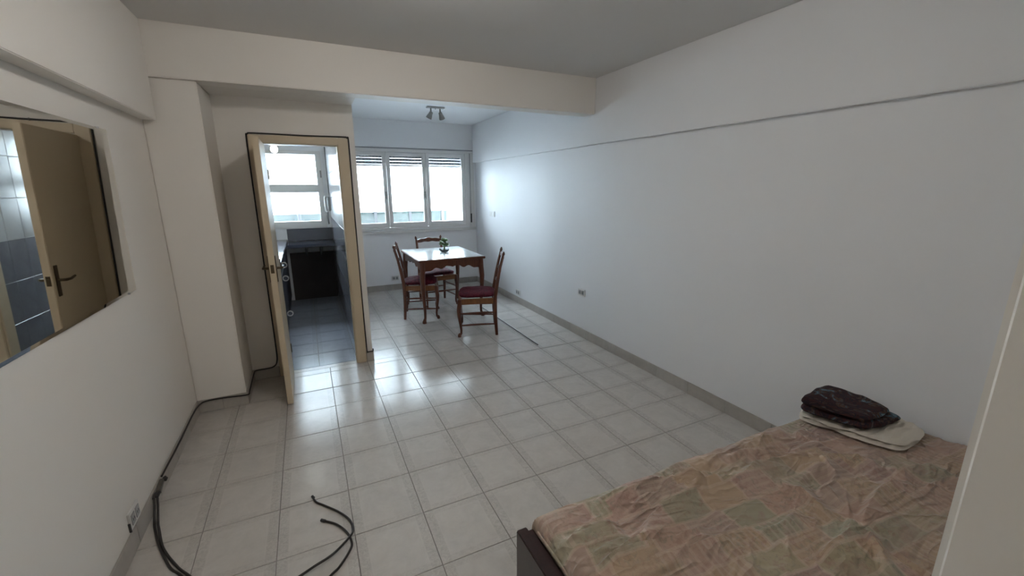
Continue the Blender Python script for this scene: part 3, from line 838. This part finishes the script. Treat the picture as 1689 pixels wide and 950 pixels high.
rod = MB().tube([(2.003, 3.03, .0065), (2.0, 2.2, .0065), (1.997, 1.456, .0065)], .006, 8).build('metal_rod', 'black_rubber', None)
tag(rod, 'long thin dark rod lying on the floor by the dining table', 'rod')

# ------------------------------------------------------------------ bed
BX0, BX1, BY0, BY1, BZ = .575, 2.553, -1.955, -1.045, .455
bed = empty('bed_frame', (1.55, -1.5, 0)); tag(bed, 'dark wooden bed frame with low footboard', 'bed')
c0 = (1.55, -1.5, 0)
rel(MB().box(.505, .545, BY0-.005, BY1-.012, .001, .425), c0).build('footboard', 'dark_bed_wood', bed, .004)
rel(MB().box(.545, .572, BY0-.005, BY1-.012, .36, .405), c0).build('ledge', 'dark_bed_wood', bed, .003)
for (a, b) in ((BY1-.05, BY1-.02), (BY0+.01, BY0+.04)):
    rel(MB().box(.546, 2.53, a, b, .13, .29), c0).build('side_rail', 'dark_bed_wood', bed, .003)
rel(MB().box(2.50, 2.545, BY0+.05, BY1-.06, .001, .285), c0).build('end_board', 'dark_bed_wood', bed, .003)
for k in range(9):
    x = .66+k*.215
    rel(MB().box(x, x+.08, BY0+.041, BY1-.051, .262, .282), c0).build('slat', 'seat_wood', bed)

def fbm(x, y, seed, oct=4):
    r = np.random.default_rng(seed); tot = np.zeros_like(x); amp = 1; fr = 1
    for o in range(oct):
        g = r.random((64, 64)); xx = x*fr; yy = y*fr
        xi = np.floor(xx).astype(int); yi = np.floor(yy).astype(int); fx = xx-xi; fy = yy-yi
        fx = fx*fx*(3-2*fx); fy = fy*fy*(3-2*fy)
        a = g[xi % 64, yi % 64]; b = g[(xi+1) % 64, yi % 64]; c = g[xi % 64, (yi+1) % 64]; d = g[(xi+1) % 64, (yi+1) % 64]
        tot += amp*((a*(1-fx)+b*fx)*(1-fy)+(c*(1-fx)+d*fx)*fy); amp *= .5; fr *= 2.03
    return tot/(2-2*.5**oct)
def wrinkle(x, y):
    """height of the loose cover's creases: soft swells plus thin sharp folds"""
    wx = x+.20*fbm(x*2.0+5, y*2.0, 1, 3); wy = y+.20*fbm(x*2.0, y*2.0+9, 2, 3)
    h = np.zeros_like(x)
    for (ang, fa, fl, sd, amp, sharp, pw) in ((20, 4.6, 1.0, 3, 1.0, 3.2, 1.5), (-10, 5.5, 1.2, 4, .8, 3.4, 1.5), (58, 4.2, 1.1, 5, .7, 3.2, 1.5),
                                    (26, 6.0, .9, 6, .62, 9, 1.0), (4, 7.0, 1.0, 8, .58, 9, 1.0), (-24, 6.5, 1.1, 9, .5, 9, 1.0), (70, 6.0, 1.1, 10, .5, 9, 1.0), (38, 9.0, 1.6, 12, .36, 7, 1.0)):
        c, s_ = math.cos(math.radians(ang)), math.sin(math.radians(ang))
        u = wx*c+wy*s_; v = -wx*s_+wy*c
        n = fbm(u*fl+20, v*fa+20, sd, 2)
        ridge = np.clip(1-np.abs(2*n-1.0)*sharp, 0, 1)**pw
        h += amp*ridge*np.clip(fbm(x*2.4+sd, y*2.4, sd+30, 2)*3.0-1.0, 0, 1)
    flat = np.clip((np.hypot((x-2.3)/.30, (y+1.23)/.30)-.95)/.25, 0, 1)
    return (h*.016+fold_height(x, y)+.012*(fbm(x*2.5, y*2.5, 11, 2)-.5))*flat
FOLDS = [[(0.825, -1.216), (0.912, -1.195), (0.979, -1.183), (1.034, -1.203), (1.127, -1.203), (1.21, -1.216), (1.302, -1.222), (1.397, -1.258), (1.541, -1.234), (1.649, -1.254), (1.913, -1.237), (1.987, -1.273)], [(0.821, -1.099), (0.897, -1.11), (0.998, -1.113), (1.07, -1.119), (1.159, -1.142), (1.188, -1.176)], [(0.726, -1.322), (0.802, -1.32), (0.873, -1.299), (0.986, -1.231)], [(0.632, -1.337), (0.711, -1.34), (0.812, -1.351), (0.917, -1.376), (1.018, -1.384), (1.125, -1.392)], [(0.698, -1.37), (0.778, -1.36), (0.86, -1.368), (0.967, -1.38)], [(1.913, -1.17), (2.058, -1.14), (2.14, -1.15), (2.192, -1.191)], [(1.837, -1.287), (1.811, -1.344), (1.752, -1.421), (1.634, -1.441), (1.573, -1.448)], [(1.582, -1.298), (1.515, -1.365), (1.537, -1.431), (1.517, -1.505), (1.518, -1.554)], [(1.572, -1.61), (1.618, -1.586), (1.754, -1.553), (1.873, -1.539), (2.022, -1.563)], [(1.572, -1.61), (1.502, -1.66), (1.473, -1.697), (1.407, -1.742)], [(1.293, -1.61), (1.395, -1.608), (1.496, -1.602), (1.562, -1.559)], [(1.481, -1.137), (1.592, -1.156), (1.649, -1.201), (1.626, -1.243)], [(1.632, -1.113), (1.763, -1.124), (1.913, -1.128)], [(1.288, -1.206), (1.223, -1.143), (1.157, -1.111)], [(1.736, -1.238), (1.764, -1.298), (1.879, -1.331), (1.984, -1.383), (2.101, -1.428)], [(0.916, -1.427), (1.024, -1.428), (1.116, -1.445)], [(1.668, -1.318), (1.767, -1.345), (1.815, -1.411)], [(0.588, -1.216), (0.707, -1.218), (0.825, -1.216)], [(2.016, -1.466), (2.082, -1.52), (2.245, -1.556)], [(1.212, -1.464), (1.311, -1.483), (1.464, -1.463)]]
def fold_height(x, y):
    h = np.zeros_like(x); r = np.random.default_rng(5)
    for pl_ in FOLDS:
        P_ = [np.array([p.x, p.y]) for p in catmull([(a, b, 0) for a, b in pl_], 5)]
        A_ = r.uniform(.026, .042); wa = r.uniform(.011, .016); wb_ = r.uniform(.040, .075)
        best = np.full(x.shape, 9.0); sd = np.zeros_like(x); tt = np.zeros_like(x)
        for k in range(len(P_)-1):
            a = P_[k]; d = P_[k+1]-a; l2 = max(1e-9, d@d)
            t = np.clip(((x-a[0])*d[0]+(y-a[1])*d[1])/l2, 0, 1)
            ex = x-a[0]-t*d[0]; ey = y-a[1]-t*d[1]; dd = np.hypot(ex, ey)
            m = dd < best
            best = np.where(m, dd, best); sd = np.where(m, d[0]*ey-d[1]*ex, sd); tt = np.where(m, (k+t)/(len(P_)-1), tt)
        w = np.where(sd*(1 if pl_[-1][0] > pl_[0][0] else -1) < 0, wb_, wa)
        taper = np.clip(np.minimum(tt, 1-tt)*5, 0, 1)
        h = np.maximum(h, A_*taper*np.exp(-(best/w)**1.3))
    return h
nx, ny = 400, 200
us = np.linspace(0, 1, nx); vsn = np.linspace(0, 1, ny)
RR = .045; ZLOW = .288
def ring_profile(t):
    # from bottom edge up the side and over: returns inset and height
    return t
# top surface grid: parametrised over the full box including the sides
def section(n_side=7, n_corner=6):
    pr = []
    H = BZ-ZLOW
    for k in range(n_side): pr.append((-.004*math.sin(math.pi*k/(n_side-1)), ZLOW+(H-RR)*k/(n_side-1)))
    for k in range(1, n_corner+1):
        a = math.pi/2*k/n_corner; pr.append((RR-RR*math.cos(a), BZ-RR+RR*math.sin(a)))
    return pr
pr = section()
V = []; Fc = []
def idx(i, j): return j*nx+i
X = np.zeros((ny, nx)); Y = np.zeros((ny, nx)); Z = np.zeros((ny, nx))
K = len(pr)
def axis_coords(n, lo, hi):
    c = np.zeros(n); h = np.full(n, np.inf)
    for k in range(K):
        c[k] = lo+pr[k][0]; c[n-1-k] = hi-pr[k][0]; h[k] = h[n-1-k] = pr[k][1]
    c[K:n-K] = np.linspace(lo+RR, hi-RR, n-2*K+2)[1:-1]; h[K:n-K] = BZ
    return c, h
cxs, hxs = axis_coords(nx, BX0, BX1); cys, hys = axis_coords(ny, BY0, BY1)
X[:] = cxs[None, :]; Y[:] = cys[:, None]
Z = np.minimum(hxs[None, :], hys[:, None])
wr = wrinkle(X, Y)
edge = np.clip((Z-(BZ-RR*1.3))/(RR*1.3), 0, 1)
Z = Z+wr*edge
# light waviness of the upper hem
side = 1-edge
Y += np.where(side > .2, (fbm(X*9, Z*6, 41, 2)-.5)*.010*np.sign(Y-(BY0+BY1)/2), 0)
Y = np.clip(Y, BY0-.004, BY1+.008)
vs = [(float(X[j, i]-1.55), float(Y[j, i]+1.5), float(Z[j, i]-ZLOW)) for j in range(ny) for i in range(nx)]
fs = [(idx(i, j), idx(i+1, j), idx(i+1, j+1), idx(i, j+1)) for j in range(ny-1) for i in range(nx-1)]
border = [idx(i, 0) for i in range(nx)]+[idx(nx-1, j) for j in range(1, ny)]+[idx(i, ny-1) for i in range(nx-2, -1, -1)]+[idx(0, j) for j in range(ny-2, 0, -1)]
fs.append(tuple(border[::-1]))
mt = empty('mattress', (1.55, -1.5, ZLOW)); tag(mt, 'mattress under a rumpled pastel patchwork cover on the bed', 'mattress')
MB().add(vs, fs).build('cover', 'patchwork_print', mt, smooth=True)
pip = []
for k in range(25): pip.append((BX0-.004-1.55, BY0+.05+(BY1-BY0-.1)*k/24+1.5, BZ-RR-ZLOW+.012+.002*math.sin(k)))
MB().tube(pip, .005, 6).build('piping', 'patchwork_print', mt, smooth=True)

# ------------------------------------------------------------------ folded linen on the bed
def folded(quad, z0, th, n=(34, 22), seed=0, amp=.006, round_=.5, folds=0, lift=0.0):
    """closed, rounded slab over a bilinear quad (4 xy corners ccw), with soft creases"""
    q = [Vector((a[0], a[1], 0)) for a in quad]; nu, nv = n
    P = np.zeros((2, nv+1, nu+1, 3))
    for j in range(nv+1):
        for i in range(nu+1):
            u, v = i/nu, j/nv
            a_, b_ = 2*u-1, 2*v-1
            us_, vs_ = .5+.5*a_*math.sqrt(1-.22*b_**4), .5+.5*b_*math.sqrt(1-.22*a_**4)
            p = q[0]*(1-us_)*(1-vs_)+q[1]*us_*(1-vs_)+q[2]*us_*vs_+q[3]*(1-us_)*vs_
            e = min(1, min(u, 1-u)*nu/2.6)*1.0; g = min(1, min(v, 1-v)*nv/2.6)
            r = math.sqrt(max(0, 1-(1-e)**2))*math.sqrt(max(0, 1-(1-g)**2))
            P[0, j, i] = (p.x, p.y, z0+.5*th*(1-r)); P[1, j, i] = (p.x, p.y, z0+th*(.5+.5*r))
    xs, ys = P[1, :, :, 0], P[1, :, :, 1]
    cr = (fbm(xs*9+seed, ys*9, seed+50, 3)-.5)
    m = np.clip((P[1, :, :, 2]-z0-th*.5)/(th*.5), 0, 1)
    P[1, :, :, 2] += amp*2*cr*m
    if folds:
        uu = np.linspace(0, 1, nu+1)[None, :]
        P[1, :, :, 2] += m*.005*np.sin(uu*folds*2*math.pi+4*cr)
    jx = (fbm(xs*14, ys*14+3, seed+70, 2)-.5)*.034
    for s in (0, 1):
        P[s, :, :, 0] += jx; P[s, :, :, 1] += jx*.7
    vs = [tuple(P[s, j, i]) for s in (0, 1) for j in range(nv+1) for i in range(nu+1)]
    W = nu+1; O = W*(nv+1); fs = []
    for j in range(nv):
        for i in range(nu):
            a = j*W+i
            fs.append((a, a+W, a+W+1, a+1)); fs.append((O+a, O+a+1, O+a+W+1, O+a+W))
    bd = [i for i in range(W)]+[j*W+nu for j in range(1, nv+1)]+[nv*W+i for i in range(nu-1, -1, -1)]+[j*W for j in range(nv-1, 0, -1)]
    for k in range(len(bd)):
        a, b = bd[k], bd[(k+1) % len(bd)]
        fs.append((a, b, O+b, O+a))
    return MB().add(vs, fs)
ZT = BZ+.003
fs1 = empty('folded_sheet', (2.3, -1.25, ZT)); tag(fs1, 'cream folded sheet lying flat on the bed under the dark blanket', 'sheet')
c0 = (2.3, -1.25, ZT)
rel(folded([(2.055, -1.065), (2.205, -1.455), (2.525, -1.435), (2.48, -1.01)], ZT, .024, seed=3, amp=.004, folds=9), c0).build('lower_fold', 'cream_cotton', fs1, smooth=True)
rel(folded([(2.06, -1.06), (2.21, -1.46), (2.49, -1.44), (2.475, -1.015)], ZT+.022, .018, seed=9, amp=.007, folds=8), c0).build('upper_fold', 'cream_cotton', fs1, smooth=True)
fb = empty('folded_blanket', (2.25, -1.2, ZT+.050)); tag(fb, 'dark patterned folded blanket on top of the cream sheet', 'blanket')
c0 = (2.25, -1.2, ZT+.050)
rel(folded([(2.07, -1.065), (2.155, -1.335), (2.45, -1.365), (2.43, -1.01)], ZT+.050, .033, seed=13, amp=.006), c0).build('lower_fold', 'dark_print', fb, smooth=True)
rel(folded([(2.075, -1.06), (2.150, -1.325), (2.41, -1.325), (2.42, -1.015)], ZT+.083, .033, seed=17, amp=.010), c0).build('upper_fold', 'dark_print', fb, smooth=True)

# ------------------------------------------------------------------ kitchen contents seen through the door
kc = empty('kitchen_cabinet', (-.63, 3.4, 0)); tag(kc, 'dark low kitchen cabinet run behind the open door', 'cabinet')
c0 = (-.63, 3.4, 0)
rel(MB().box(XL+.005, -.375, 2.40, 4.62, .09, .855), c0).build('body', 'cabinet_dark', kc, .003)
rel(MB().box(XL+.005, -.42, 2.40, 4.62, .001, .09), c0).build('plinth', 'dark_plastic', kc)
for k in range(4):
    y0 = 2.41+k*.53
    d = rel(MB().box(-.374, -.356, y0, y0+.52, .11, .70), c0).build('cabinet_door', 'cabinet_dark', kc, .003)
    w = rel(MB().box(-.374, -.356, y0, y0+.52, .715, .845), c0).build('drawer', 'cabinet_dark', kc, .003)
    if k == 1:
        for par, zc, yc in ((d, .25, 2.97), (d, .652, 2.97), (w, .80, 2.97)):
            ring = [(-.326+.63+.027*math.cos(t*math.pi/8), yc-3.4, zc+.027*math.sin(t*math.pi/8)) for t in range(17)]
            MB().tube(ring, .0065, 6, cap=False).build('ring_pull', 'white_plastic', par, smooth=True)
ctp = rel(MB().box(XL+.005, -.330, 2.38, 4.64, .858, .90), (-.63, 3.4, .858)).build('kitchen_worktop', 'worktop_stone', None, .004, loc=(-.63, 3.4, .858))
tag(ctp, 'glossy dark worktop on the kitchen cabinets', 'worktop')
fw = empty('kitchen_shelf', (0, 4.4, .82)); tag(fw, 'dark worktop shelf under the kitchen window', 'shelf')
c0 = (0, 4.4, .82)
rel(MB().box(-.328, KX-.009, 4.20, YW-.004, .825, .868), c0).build('shelf_board', 'worktop_stone', fw, .004)
for x in (-.10, .09):
    rel(MB().box(x-.012, x+.012, 4.23, YW-.01, .70, .824), c0).build('bracket', 'dark_plastic', fw, .002)
tag(MB().box(-.326, KX-.009, YW-.010, YW-.0008, .001, .70).build('shade_panel', 'painted_shade', None), 'painted shade on the wall under the kitchen shelf', 'panel')  # dark sheet standing in for shade below the shelf
tag(MB().box(-.326, KX-.009, YW-.010, YW-.0008, .872, 1.045).build('splash_panel', 'backsplash', None), 'grey splash panel between kitchen shelf and window', 'panel')
ph = empty('intercom_phone', (KX-.007, 4.40, 1.40)); tag(ph, 'grey intercom handset with coiled cord on the kitchen wall', 'intercom')
MB().box(-.035, -.001, -.05, .05, -.10, .10).build('base_plate', 'grey_plastic', ph, .008)
MB().tube(catmull([(-.040, 0, -.10), (-.062, 0, -.085), (-.066, 0, 0), (-.062, 0, .085), (-.040, 0, .10)], 4), [.018, .02, .02, .018, .014, .013, .013, .013, .013, .013, .013, .014, .016, .02, .02, .02, .018], 8).build('handset', 'white_plastic', ph, smooth=True)
cc = [(-.045+.010*math.cos(k*1.05), -.01+.010*math.sin(k*1.05), -.11-.0025*k) for k in range(70)]
MB().tube(cc, .003, 5).build('coiled_cord', 'dark_plastic', ph, smooth=True)
MB().tube([(-.004, .03, .10), (-.004, .032, .5), (-.004, .03, .93)], .005, 6).build('feed_cable', 'dark_plastic', ph, smooth=True)
kl = empty('kitchen_lamp', (-.29, 3.2, 2.36)); tag(kl, 'lit bulb on a short bar under the kitchen ceiling', 'lamp')
MB().tube([(.06, 0, -.0005), (.06, 0, -.28)], .008, 8).build('stem', 'white_plastic', kl, smooth=True)
MB().tube([(-.03, 0, -.285), (.15, 0, -.285)], .013, 10).build('arm', 'white_plastic', kl, smooth=True)
MB().lathe([(.012, .04), (.03, .025), (.036, 0), (.028, -.025), (.008, -.034)], 14, (-.0, 0, -.34)).build('bulb', 'lit_tube', kl, smooth=True)

# ------------------------------------------------------------------ outside: balcony and the block opposite
tag(struct('balcony_slab', MB().box(-1.5, 3.2, YW+.2, 6.0, -.16, -.02), 'concrete'), 'balcony floor outside')
br = empty('balcony_railing', (1.0, 5.85, 0)); tag(br, 'pale glass balcony railing outside the dining window', 'railing')
c0 = (1.0, 5.85, 0)
xs = [-1.4+.62*k for k in range(8)]
for x in xs:
    rel(MB().box(x-.025, x+.025, 5.83, 5.88, -.02, 1.20), c0).build('post', 'dark_plastic', br)
for a in xs[:-1]:
    rel(MB().box(a+.026, a+.594, 5.85, 5.858, .08, 1.19), c0).build('glass_panel', 'balcony_glass', br)
rel(MB().box(-1.45, 3.0, 5.825, 5.885, 1.201, 1.24), c0).build('handrail', 'facade_paint', br, .004)
def building(x0, x1, y, top, label):
    bd = empty('apartment_building', ((x0+x1)/2, y, -12)); tag(bd, label, 'building')
    w2 = (x1-x0)/2; H = top+12
    MB().box(-w2, w2, 0, 9, 0, H).build('wall', 'facade_paint', bd)
    MB().box(-w2-.2, w2+.2, -.25, 9.2, H, H+.4).build('parapet', 'facade_paint', bd)
    n = int((x1-x0-1)/2.4); off = ((x1-x0)-n*2.4)/2+.55
    wm = pm = None
    for j in range(int((H-5)/3)):
        for i in range(n):
            loc = (-w2+off+i*2.4, 0, 5.2+j*3.0)
            if wm is None:
                w = MB().box(0, 1.3, -.06, -.01, 0, 1.5).build('window', 'facade_paint', bd); p = MB().box(.08, 1.22, -.09, -.061, .08, 1.42).build('pane', 'facade_glass', w)
                wm, pm = w.data, p.data
            else:
                w = bpy.data.objects.new('window', wm); COL.objects.link(w); w.parent = bd
                p = bpy.data.objects.new('pane', pm); COL.objects.link(p); p.parent = w
            w.location = loc
    return bd
building(-17, 9, 29, 15.0, 'pale apartment block across the street, seen through the kitchen window')
building(4.2, 24, 19, 10.5, 'pale apartment block across the street, seen through the dining window')
tag(struct('ground', MB().box(-60, 60, YW+.6, 90, -12.4, -12.0), 'concrete'), 'street far below')
